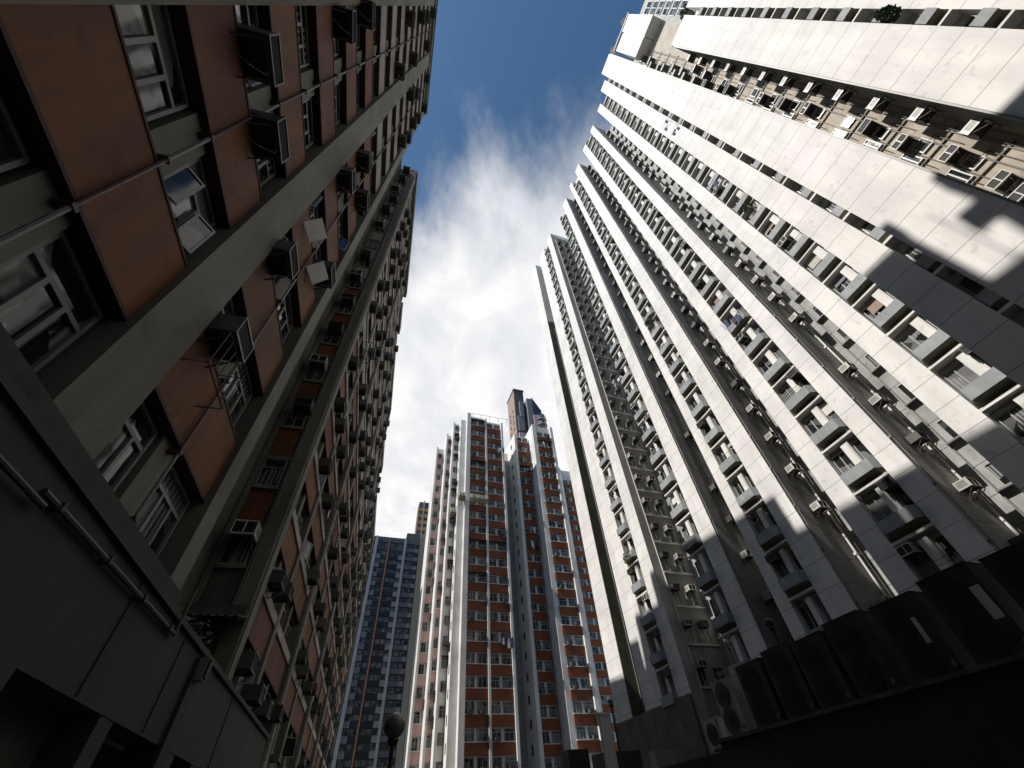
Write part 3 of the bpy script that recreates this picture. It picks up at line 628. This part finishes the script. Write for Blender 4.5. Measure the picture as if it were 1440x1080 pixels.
cpil(64.6, 72, 14.7, 15.5, 63.6); bay(65, 15.5, 18.7, 63.2, 'first bay'); cpil(64.7, 70, 18.7, 19.05, 62.9); bay(65.1, 19.05, 22.3, 62.5, 'second bay'); cpil(64.7, 72, 22.3, 22.7, 62.4)
q = MB(); q.box(72, 72.4, -22.6, -26.3, -EYE, 58); q.build('light_well', M['backgrey'], tc)
cpil(67.4, 76, 26.3, 26.9, 62.3); bay(67.8, 26.9, 29.7, 62.3, 'third bay'); cpil(65.2, 70, 30.0, 30.8, 64.2); bay(65, 30.8, 34.1, 63.6, 'fourth bay'); cpil(64.6, 71, 34.1, 34.7, 63.7)
cpil(65.7, 67.5, 13.6, 14.69, 62.2)
bay(67.5, 12.6, 13.95, 62.5, 'first window of the left flank', ((.12, .78),), None, acp=.2); cpil(67.3, 70, 12.3, 12.6, 62.6)
bay(69, 11.55, 12.55, 60.2, 'second window of the left flank', ((.1, .62),), 'pink', acp=.4); cpil(68.8, 72, 11.25, 11.55, 60.3)
bay(71, 9.95, 11.5, 57.8, 'third window of the left flank', ((.1, .6),), 'pink', acp=.4); cpil(70.8, 72.4, 9.65, 9.95, 57.9)
q = MB(); q.box(72.5, 90, -23, -34.5, -EYE, 60.5); q.box(68.5, 84, -15.2, -22.5, -EYE, 60.5); q.build('body', M['cwhite'], tc)
for k in range(22):                                   # narrow bathroom slots down the white left cheek
    zc = 60.2-H*k; q = MB(); q.box(66.3, 66.7, -13.56, -13.62, zc-.5, zc+.55); q.build('slot_window', M['grille'], tc)
for k in range(22):
    zc = 60.2-H*k; q = MB(); q.box(69.5, 70.1, -26.24, -26.31, zc-.5, zc+.6); q.build('slot_window', M['grille'], tc)
q = MB()
for t in range(16, 34, 2): q.tube([(65.6, -t, 62.5), (65.6, -t, 64.6)], .04, 4)
q.tube([(65.6, -16, 64.6), (65.6, -33, 64.6)], .04, 4); q.build('roof_railing', M['alu_dark'], tc)
wc.done()
WC = wall(64.95, -15.5, 0, -1, -1, 0)
def scaffold(W, u0, u1, z, label):
    th = Th('bamboo_scaffold', label, 'scaffold', FR, W((u0+u1)/2, 0, z), 'sheeted scaffold platforms on the red banded tower'); q = MB()
    n = 6
    for i in range(n+1): u = u0+(u1-u0)*i/n; q.tube([W(u, .5, z-.2), W(u, .15, z+1.9)], .035, 5); q.tube([W(u, 0, z), W(u, 1.2, z+.25)], .035, 5)
    for o, zz in ((.4, z+.6), (.25, z+1.2), (1.15, z+.25), (.6, z+.1)): q.tube([W(u0-.15, o, zz), W(u1+.15, o, zz)], .035, 5)
    q.build('poles', M['bamboo'], th); q = MB(); r = random.Random(3); cols = 14
    pts = [[W(u0-.1+(u1-u0+.2)*i/cols, .25+.95*j/3+r.uniform(-.06, .06), z+.1+.16*j+r.uniform(-.12, .12)-(.18 if j == 1 else 0)) for j in range(4)] for i in range(cols+1)]
    for i in range(cols):
        for j in range(3): q.quad(pts[i][j], pts[i+1][j], pts[i+1][j+1], pts[i][j+1])
        a, b = pts[i][3], pts[i+1][3]; q.quad(a, b, (b[0], b[1], b[2]+.75+r.uniform(-.1, .1)), (a[0], a[1], a[2]+.75+r.uniform(-.1, .1)))
    q.sm = True; q.build('sheeting', M['tarp'], th)
scaffold(WC, .0, 3.3, 41.4, 'pale sheeted scaffold platform across the first red bay of the far tower')
scaffold(wall(65.6, -13.6, 0, -1, -1, 0), .0, 1.05, 41.9, 'small wrapped scaffold platform on the white corner of the far tower')
scaffold(wall(67.4, -12.6, 0, -1, -1, 0), .0, 1.0, 39.6, 'bulging wrapped scaffold bundle on the left flank of the far tower')
for i, (sx, t0, u, z, lb) in enumerate(((65, 30.8, .4, 50.6, 'dark and white washing high on the fourth bay of the red banded tower'), (67.8, 26.9, 1.6, 53.2, 'black and white washing high on the third bay of the red banded tower'), (67.8, 26.9, .3, 39.5, 'long row of washing midway up the third bay of the red banded tower'), (65, 30.8, .5, 58.5, 'washing near the top of the fourth bay of the red banded tower'), (67.8, 26.9, .5, 58.8, 'washing near the top of the third bay of the red banded tower'), (65, 19.05, 1.9, 55.2, 'pale blue washing high on the second bay of the red banded tower'), (67.8, 26.9, .8, 36.4, 'lower of the washing on the third bay of the red banded tower'), (65, 19.05, 1.7, 19.8, 'dark washing low on the second bay of the red banded tower'))):
    W = wall(sx-.05, -t0, 0, -1, -1, 0); laundry(FR, W, u, u+1.9, z, lb, 1.2, .9, 40+i)

# ================================================================== far towers
def far_tower(label, s0, t0, t1, top, draw, depth=18, m='bblue2', name='apartment_tower'):
    th = Th(name, label, 'apartment tower', FR, (s0+depth/2, -(t0+t1)/2, -EYE)); q = MB(); q.box(s0, s0+depth, -t0, -t1, -EYE, top); q.build('wall', M[m], th)
    W = wall(s0, -t0, 0, -1, -1, 0); draw(th, W); return th
def blue(th, W):
    q = MB(); w = Windows(th, M['alu_dark'], M['glr'], 100); tops = 68.0
    cols = [(-6, 1.2, 0), (2.4, 5.6, 1), (6.2, 10.4, 1), (11.4, 15.2, 2)]
    for a, b, c in cols: 
        for k in range(24):
            z = tops-2.6-H*k
            q = MB(); q.wbox(W, a+8, b+8, z-1.2, z-.05, 0, .25); q.build('spandrel', M[('bblue', 'bdark', 'bblue2')[c] if not (c == 1 and k == 0) else 'bblue'], th)
            n = 2 if b-a < 4 else 3
            for j in range(n): w.add(W, a+8+(b-a)*(j+.12)/n, a+8+(b-a)*(j+.88)/n, z+.1, z+1.25, 'two', .02)
    for k in range(1, 24):
        z = tops-2.6-H*k; q = MB(); q.wbox(W, 2.3+8, 3.6+8, z-1.3, z+.02, .2, .4); q.build('panel', M['bblue2'], th); q = MB(); q.wbox(W, 9.2+8, 10.45+8, z-1.3, z+.02, .2, .4); q.build('panel', M['bblue2'], th)
    for a, b in ((1.3, 2.2), (10.5, 11.2)): q = MB(); q.wbox(W, a+8, b+8, 0, tops+.6, 0, .5); q.build('pilaster', M['bwhite'], th)
    q = MB(); q.tube([W(5.9+8, .4, 4), W(5.9+8, .4, tops-.3)], .22, 7); q.build('downpipe', M['borange'], th)
    q = MB(); q.wbox(W, 0, 23.6, tops-1.2, tops+.5, 0, .35); q.wbox(W, 11+8, 23.4, tops+.5, tops+2.6, -4, .2); q.build('parapet', M['bblue'], th)
    q = MB()
    for t in range(0, 24, 1): q.tube([W(t, 0, tops+.5), W(t, 0, tops+1.6)], .03, 4)
    q.build('roof_railing', M['alu_dark'], th)
    w.done()
far_tower('slate blue apartment block with two chalk white strips and an orange downpipe', 133, -8, 15.6, 68, blue, m='bblue')
def stripes(th, W):
    w = Windows(th, M['alu_dark'], M['glr'], 100)
    for a, b, m in ((0, .35, 'purple'), (.35, 1.7, 'yorange'), (2.1, 4.6, 'yellow')):
        for k in range(33):
            z = 91-H*k; q = MB(); q.wbox(W, a, b, z-1.5, z-.1, 0, .2); q.build('spandrel', M[m], th)
            if b-a < 1: continue
            w.add(W, a+.2, (a+b)/2-.1, z, z+1.1, 'plain', .02); w.add(W, (a+b)/2+.1, b-.2, z, z+1.1, 'plain', .02)
    for a, b, m in ((1.7, 2.1, 'bwhite'), (4.6, 5.0, 'purple')): q = MB(); q.wbox(W, a, b, 0, 94, 0, .5); q.build('pilaster', M[m], th)
    w.done()
far_tower('narrow yellow and orange striped tower beyond the slate blue block', 150, 15.6, 20.6, 93.5, stripes, m='purple', depth=5)
def drk(th, W):
    w = Windows(th, M['alu_dark'], M['gl'], 40)
    for k in range(22): w.add(W, .2, 1.0, 62-H*k, 63.3-H*k, 'plain', .02)
    w.done()
far_tower('thin dark tower squeezed between the yellow tower and the red banded tower', 120, 15.4, 16.6, 66, drk, m='dark', depth=14)
def behind(th, W):
    w = Windows(th, M['alu'], M['glr'], 60)
    for k in range(25):
        z = 66-H*k; q = MB(); q.wbox(W, .8, 4.5, z-1.4, z-.1, 0, .2); q.build('spandrel', M['red'], th); w.add(W, 1, 2.4, z, z+1.25, 'two', .02); w.add(W, 2.8, 4.3, z, z+1.25, 'two', .02)
    q = MB(); q.wbox(W, 0, .7, 0, 71, 0, .4); q.build('pilaster', M['cwhite'], th); w.done()
far_tower('white and dark red tower half hidden behind the white ribbed tower', 88, 46.8, 54, 70.5, behind, m='cwhite')
# brown tower group on the skyline
th = Th('office_tower', 'tall brown tower with a stepped blue grey flank rising behind the red banded tower', 'tower', FR, (176, -71, -EYE))
q = MB(); q.box(170.2, 182.4, -68.2, -74.5, -EYE, 194.4); q.build('pale_wall', M['brown'], th)
q = MB(); q.box(169.9, 170.2, -68.6, -74.6, -EYE, 194.4); q.build('dark_wall', M['brown2'], th)
q = MB(); q.box(168.5, 169.9, -71.0, -73.4, 171, 184); q.box(168.8, 169.9, -69.5, -73.2, 160, 171.5); q.build('bay_box', M['steel'], th)
q = MB(); q.box(168.6, 169.9, -69.2, -73.8, 120, 158); q.build('lower_bay', M['pinkst'], th)
q = MB(); q.box(169.4, 182.8, -67.9, -75, 194.4, 195.4); q.box(173, 176, -70.5, -72.5, 195.4, 198); q.build('roof_edge', M['brown2'], th)
for k in range(20):
    for x in (173, 178): q = MB(); q.box(x, x+1.2, -68.05, -68.15, 178-5*k, 180-5*k); q.build('window', M['grille'], th)
th = Th('office_tower', 'rosy tower with white balcony rims and a slanted navy crown on the skyline', 'tower', FR, (172, -80, -EYE))
q = MB(); q.box(167, 186, -75.4, -79, -EYE, 186); q.build('glass_wall', M['steel'], th)
q = MB(); q.hexa([(167.4, -84.5, 170), (186, -84.5, 170), (186, -79, 170), (167.4, -79, 170), (167.4, -84.5, 178), (186, -84.5, 178), (186, -79, 188), (167.4, -79, 188)]); q.build('crown', M['navy'], th)
q = MB(); q.box(166.2, 186, -78.6, -86.2, -EYE, 172); q.build('wall', M['pinkst'], th)
for k in range(14):
    z = 168-4.2*k; q = MB(); q.lathe((167, -83.2, z), [(3.1, 0), (3.3, .1), (3.3, .5), (3.0, .5)], 24); q.build('balcony_rim', M['bwhite'], th)
    q = MB(); q.lathe((167, -83.2, z+.5), [(2.7, 0), (2.7, 3.6)], 24); q.build('balcony_glass', M['glr'], th)

# unseen towers, added to shade the street and the towers along it
th = Th('apartment_tower', 'unseen grey tower added behind the terracotta tower to shade the white tower', 'apartment tower', FR, (42, 40, -EYE)); q = MB(); q.box(20, 60, 26, 44, -EYE, 66); q.build('wall', M['lgrey'], th)
q = MB(); q.box(19.8, 60.2, 25.8, 26, 65, 67); q.build('parapet', M['lgrey2'], th)
th = Th('apartment_tower', 'unseen grey tower added beyond the terracotta tower to shade the red banded tower', 'apartment tower', FR, (90, 32, -EYE)); q = MB(); q.box(70, 115, 24, 40, -EYE, 72); q.build('wall', M['lgrey'], th)
q = MB(); q.box(69.8, 115.2, 23.8, 24, 71, 73); q.build('parapet', M['lgrey2'], th)

th = Th('apartment_tower', 'unseen grey tower added behind the viewer to block sky light', 'apartment tower', FR, (-45, -5, -EYE)); q = MB(); q.box(-60, -32, 18, -30, -EYE, 62); q.build('wall', M['lgrey'], th)  # added out of view to cut sky light on the lower walls
q = MB(); q.box(-32, -31.8, 18, -30, 61, 63); q.build('parapet', M['lgrey2'], th)

# ================================================================== podium with condensers, bottom right
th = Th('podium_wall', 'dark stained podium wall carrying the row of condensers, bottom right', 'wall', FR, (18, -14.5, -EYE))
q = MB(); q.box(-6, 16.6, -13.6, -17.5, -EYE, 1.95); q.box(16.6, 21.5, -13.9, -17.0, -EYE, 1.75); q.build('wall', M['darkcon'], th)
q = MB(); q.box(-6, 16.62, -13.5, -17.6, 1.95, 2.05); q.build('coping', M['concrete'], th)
q = MB(); q.box(21.4, 21.9, -13.85, -14.9, 1.2, 2.35); q.build('end_cap', M['zinc'], th)
def condenser(x, y, z, w, h, n, m, label, emblem=False, yaw=0):
    th = Th('condenser_unit', label, 'condenser', FR, (x, y, z), 'condensers on the podium wall', rot=yaw)
    B = th.b; q = MB(); d = .72
    q.box(x-w/2, x+w/2, y-d, y, z+.06, z+h); q.box(x-w/2-.015, x+w/2+.015, y-d-.015, y+.015, z+h, z+h+.03)
    q.box(x-w/2+.05, x-w/2+.15, y-d, y+.02, z, z+.06); q.box(x+w/2-.15, x+w/2-.05, y-d, y+.02, z, z+.06); q.build('casing', M[m], th)
    fh = (h-.16)/n; fw = w*.72; R = min(fh, fw)*.49; cx = x+w/2-.06-fw/2
    for k in range(n):
        cz = z+.1+fh*(k+.5); q = MB(); N = 20
        ring = [(cx+R*math.cos(2*math.pi*i/N), cz+R*1.06*math.sin(2*math.pi*i/N)) for i in range(N)]
        q.k = 0; q.quad(*[(a, y+.012, b) for a, b in ring]); q.k = 1
        for f in (1, .8, .6, .4, .2): q.tube([(cx+(a-cx)*f, y+.03, cz+(b-cz)*f) for a, b in ring+ring[:1]], .007, 4)
        for i in range(0, N, 2): q.tube([(cx, y+.028, cz), (ring[i][0], y+.028, ring[i][1])], .006, 4)
        q.build('fan_guard', [M['grille'] if m == 'unit' else M['fanback'], M['iron']], th)
    q = MB(); q.box(x+w/2-.085-fw, x+w/2-.08-fw, y, y+.006, z+.08, z+h-.03); q.box(x-w/2+.08, x-w/2+.18, y, y+.03, z+.2, z+.32); q.build('service_panel', M['alu_dark'], th)
    if emblem: e = x-w/2; q = MB(); q.hexa([(e+.12, y+.001, z+h-.32), (e+.11, y+.001, z+h-.31), (e+.11, y+.008, z+h-.31), (e+.12, y+.008, z+h-.32), (e+.22, y+.001, z+h-.08), (e+.05, y+.001, z+h-.05), (e+.05, y+.008, z+h-.05), (e+.22, y+.008, z+h-.08)]); q.build('emblem', M['cyan'], th)
condenser(18.0, -14.6, 1.9, .95, .95, 1, 'white_plain', 'small white condenser with a cyan triangle at the end of the row', True)
condenser(16.3, -14.3, 2.06, 1.15, 1.75, 2, 'acwhite', 'pale two fan condenser beside the small white one')
xs = [14.6, 13.1, 11.7, 10.2, 8.5, 6.9, 5.3, 3.6]
place = ['directly behind the pale two fan condenser', 'second of the dark condensers from the pale one', 'third of the dark condensers from the pale one', 'middle of the dark row, nearer the pale condenser', 'middle of the dark row, nearer the photo edge', 'third of the dark condensers from the right edge', 'second of the dark condensers from the right edge', 'last dark condenser at the right edge']
for i, x in enumerate(xs): condenser(x, -14.3, 2.06, 1.3, 1.9+.1*(i % 2), 2, 'unit', 'dark two fan condenser, '+place[i])
for i, (x, y, z0, z1) in enumerate(((6.05, -13.45, 2.66, 3.34), (7.7, -13.45, 2.66, 3.22))):  # pale boards stand in for sunlit wall showing through gaps between the units
    th = Th('sunlit_gap_panel', ('pale narrow panel standing in for sunlit wall between the dark condensers', 'thin pale strip standing in for sunlit wall between the dark condensers')[i], 'panel', FR, (x, y, 2.05))
    q = MB(); q.box(x-(.1, .05)[i], x+(.1, .05)[i], y, y+.04, z0, z1); q.build('panel', M['white_plain'], th); q = MB(); q.box(x-.02, x+.02, y-.04, y, 2.05, z1-.1); q.build('leg', M['unit'], th)
# lamps
def lamp(frame, x, y, zc, r, label, zb=-EYE, clear=False):
    th = Th('street_lamp', label, 'street lamp', frame, (x, y, zb), 'globe lamps'); q = MB(); q.sm = True
    q.lathe((x, y, zc), [(r*math.sin(math.pi*i/14)+.0005, -r*math.cos(math.pi*i/14)) for i in range(15)], 28); q.build('globe', M['lgrey2' if clear else 'globe'], th)
    q = MB(); q.lathe((x, y, zb), [(.10, 0), (.10, .3), (.055, .4), (.045, zc-zb-r-.12), (.09, zc-zb-r-.10), (.12, zc-zb-r-.02), (.10, zc-zb-r+.03)], 14); q.build('post', M['post'], th)
def at(az, r): return (r*math.cos(rad(az+21.7)), -r*math.sin(rad(az+21.7)))
x, y = at(-15.55, 11.7); lamp(FR, x, y, 1.80, .225, 'round globe street lamp before the slate blue block')
x, y = at(7.8, 27); lamp(FR, x, y, 4.5, .14, 'tiny globe lamp below the far end of the white tower')
x, y = at(26.6, 19.5); lamp(FR, x, y, 4.85, .17, 'grey globe lamp in front of the third light well', 2.0, True)
# low parapets with clutter in the bottom centre
th = Th('low_structure', 'dark low plant room in front of the white tower base', 'plant room', FR, (34, -18, -EYE)); q = MB()
q.box(30, 36, -15, -24, -EYE, 2.2); q.box(31, 33, -16.5, -19, 2.2, 3.4); q.box(31.5, 32.6, -14.2, -15.6, -EYE, 3.6); q.build('wall', M['darkcon'], th)
q = MB(); q.box(29.9, 36.1, -14.9, -24.1, 2.2, 2.35); q.build('coping', M['concrete'], th)
th = Th('gate_post', 'pale concrete slab standing beside the tiny globe lamp', 'slab', FR, (*at(6.8, 26.5), -EYE)); x, y = at(6.75, 26.5)
q = MB(); q.box(x-.1, x+.1, y-.28, y+.28, -EYE, 3.9); q.build('slab', M['white_plain'], th); q = MB(); q.box(x-.14, x+.14, y-.32, y+.32, 3.9, 4.0); q.build('cap', M['cwhite'], th)

place_acs()

# ================================================================== ground
def structure(name, x0, x1, y0, y1, z, m):
    q = MB(); q.quad((x0, y0, z), (x1, y0, z), (x1, y1, z), (x0, y1, z)); o = bpy.data.objects.new(name, q.mesh(name, M[m])); C.objects.link(o)
    o.rotation_euler = (0, 0, FR.rz); o['kind'] = 'structure'; return o
structure('ground', -3000, 3000, -3000, 3000, 0, 'paving'); structure('road', -120, 62, -12, 1.0, .004, 'asphalt')

# ================================================================== sky, sun, camera
SUN_EL, SUN_AZ = 51.5, -116.5
w = bpy.data.worlds.new('World'); S.world = w; w.use_nodes = True
n = w.node_tree.nodes; l = w.node_tree.links; bg = n['Background']
STR = .05; EXPO = .55
bg.inputs['Strength'].default_value = STR
sky = n.new('ShaderNodeTexSky'); sky.sky_type = 'NISHITA'; sky.sun_disc = False; sky.sun_elevation = rad(SUN_EL); sky.sun_rotation = rad(SUN_AZ); sky.air_density = 1.0; sky.dust_density = .6; sky.ozone_density = 2.2
def math_(op, a, b=None, c=None):
    m = n.new('ShaderNodeMath'); m.operation = op
    for i, v in enumerate((a, b, c)):
        if v is None: continue
        if isinstance(v, (int, float)): m.inputs[i].default_value = v
        else: l.new(v, m.inputs[i])
    return m.outputs[0]
tcn = n.new('ShaderNodeTexCoord'); sx = n.new('ShaderNodeSeparateXYZ'); l.new(tcn.outputs['Generated'], sx.inputs[0])
z = math_('MAXIMUM', sx.outputs[2], .06)
px, py = math_('DIVIDE', sx.outputs[0], z), math_('DIVIDE', sx.outputs[1], z)
cb = n.new('ShaderNodeCombineXYZ'); l.new(px, cb.inputs[0]); l.new(py, cb.inputs[1])
def noise(scale, det, rough, off=0):
    mp = n.new('ShaderNodeMapping'); mp.inputs['Location'].default_value = (off, off*.7, 0); mp.inputs['Rotation'].default_value = (0, 0, rad(35)); mp.inputs['Scale'].default_value = (1, .72, 1); l.new(cb.outputs[0], mp.inputs[0])
    t = n.new('ShaderNodeTexNoise'); t.inputs['Scale'].default_value = scale; t.inputs['Detail'].default_value = det; t.inputs['Roughness'].default_value = rough; t.inputs['Distortion'].default_value = .35; l.new(mp.outputs[0], t.inputs['Vector']); return t.outputs[0]
def smooth(v, a, b):
    m = n.new('ShaderNodeMapRange'); m.interpolation_type = 'SMOOTHSTEP'; m.inputs[1].default_value = a; m.inputs[2].default_value = b; l.new(v, m.inputs[0]); return m.outputs[0]
ahead = smooth(math_('ADD', py, math_('MULTIPLY', px, .35)), .00, .68)
n1, n2 = noise(3.2, 10, .62, 3.1), noise(9.0, 8, .6, 1.7)
dens = math_('ADD', math_('MULTIPLY', ahead, 1.25), math_('ADD', math_('MULTIPLY', math_('SUBTRACT', n1, .5), 1.25), math_('MULTIPLY', math_('SUBTRACT', n2, .5), .5)))
mask = smooth(dens, .16, 1.12)
shade = smooth(noise(5, 7, .55, 8.3), .3, .7)
mxs = n.new('ShaderNodeMixRGB'); l.new(shade, mxs.inputs[0]); cv = 14.6
mxs.inputs[1].default_value = (cv*.74, cv*.76, cv*.80, 1); mxs.inputs[2].default_value = (cv, cv*.985, cv*.97, 1)
tint = n.new('ShaderNodeMixRGB'); tint.blend_type = 'MULTIPLY'; tint.inputs[0].default_value = 1; tint.inputs[2].default_value = (.90, 1.28, 1.42, 1); l.new(sky.outputs[0], tint.inputs[1])
mx = n.new('ShaderNodeMixRGB'); l.new(mask, mx.inputs[0]); l.new(tint.outputs[0], mx.inputs[1]); l.new(mxs.outputs[0], mx.inputs[2]); l.new(mx.outputs[0], bg.inputs['Color'])

sd = bpy.data.lights.new('sun', 'SUN'); sd.energy = 4.0; sd.angle = rad(.53); sd.color = (1, .955, .90)
so = bpy.data.objects.new('sun', sd); C.objects.link(so)
a, e = rad(SUN_AZ), rad(SUN_EL); dirs = Vector((math.sin(a)*math.cos(e), math.cos(a)*math.cos(e), math.sin(e)))
so.rotation_euler = dirs.to_track_quat('Z', 'Y').to_euler(); so.location = (0, 0, 150)

cam = bpy.data.cameras.new('camera'); co = bpy.data.objects.new('camera', cam); C.objects.link(co); S.camera = co
cam.sensor_width = 36; cam.lens = 583.8/1440*36; cam.clip_start = .05; cam.clip_end = 6000
pi_, ro = rad(47.58), rad(-4.858)
rt, up, fw = Vector((1, 0, 0)), Vector((0, -math.sin(pi_), math.cos(pi_))), Vector((0, math.cos(pi_), math.sin(pi_)))
r2 = rt*math.cos(ro)+up*math.sin(ro); u2 = up*math.cos(ro)-rt*math.sin(ro)
m4 = Matrix((r2, u2, -fw)).transposed().to_4x4(); m4.translation = (0, 0, EYE); co.matrix_world = m4
S.view_settings.view_transform = 'Standard'; S.view_settings.look = 'None'; S.view_settings.exposure = EXPO; S.view_settings.gamma = 1
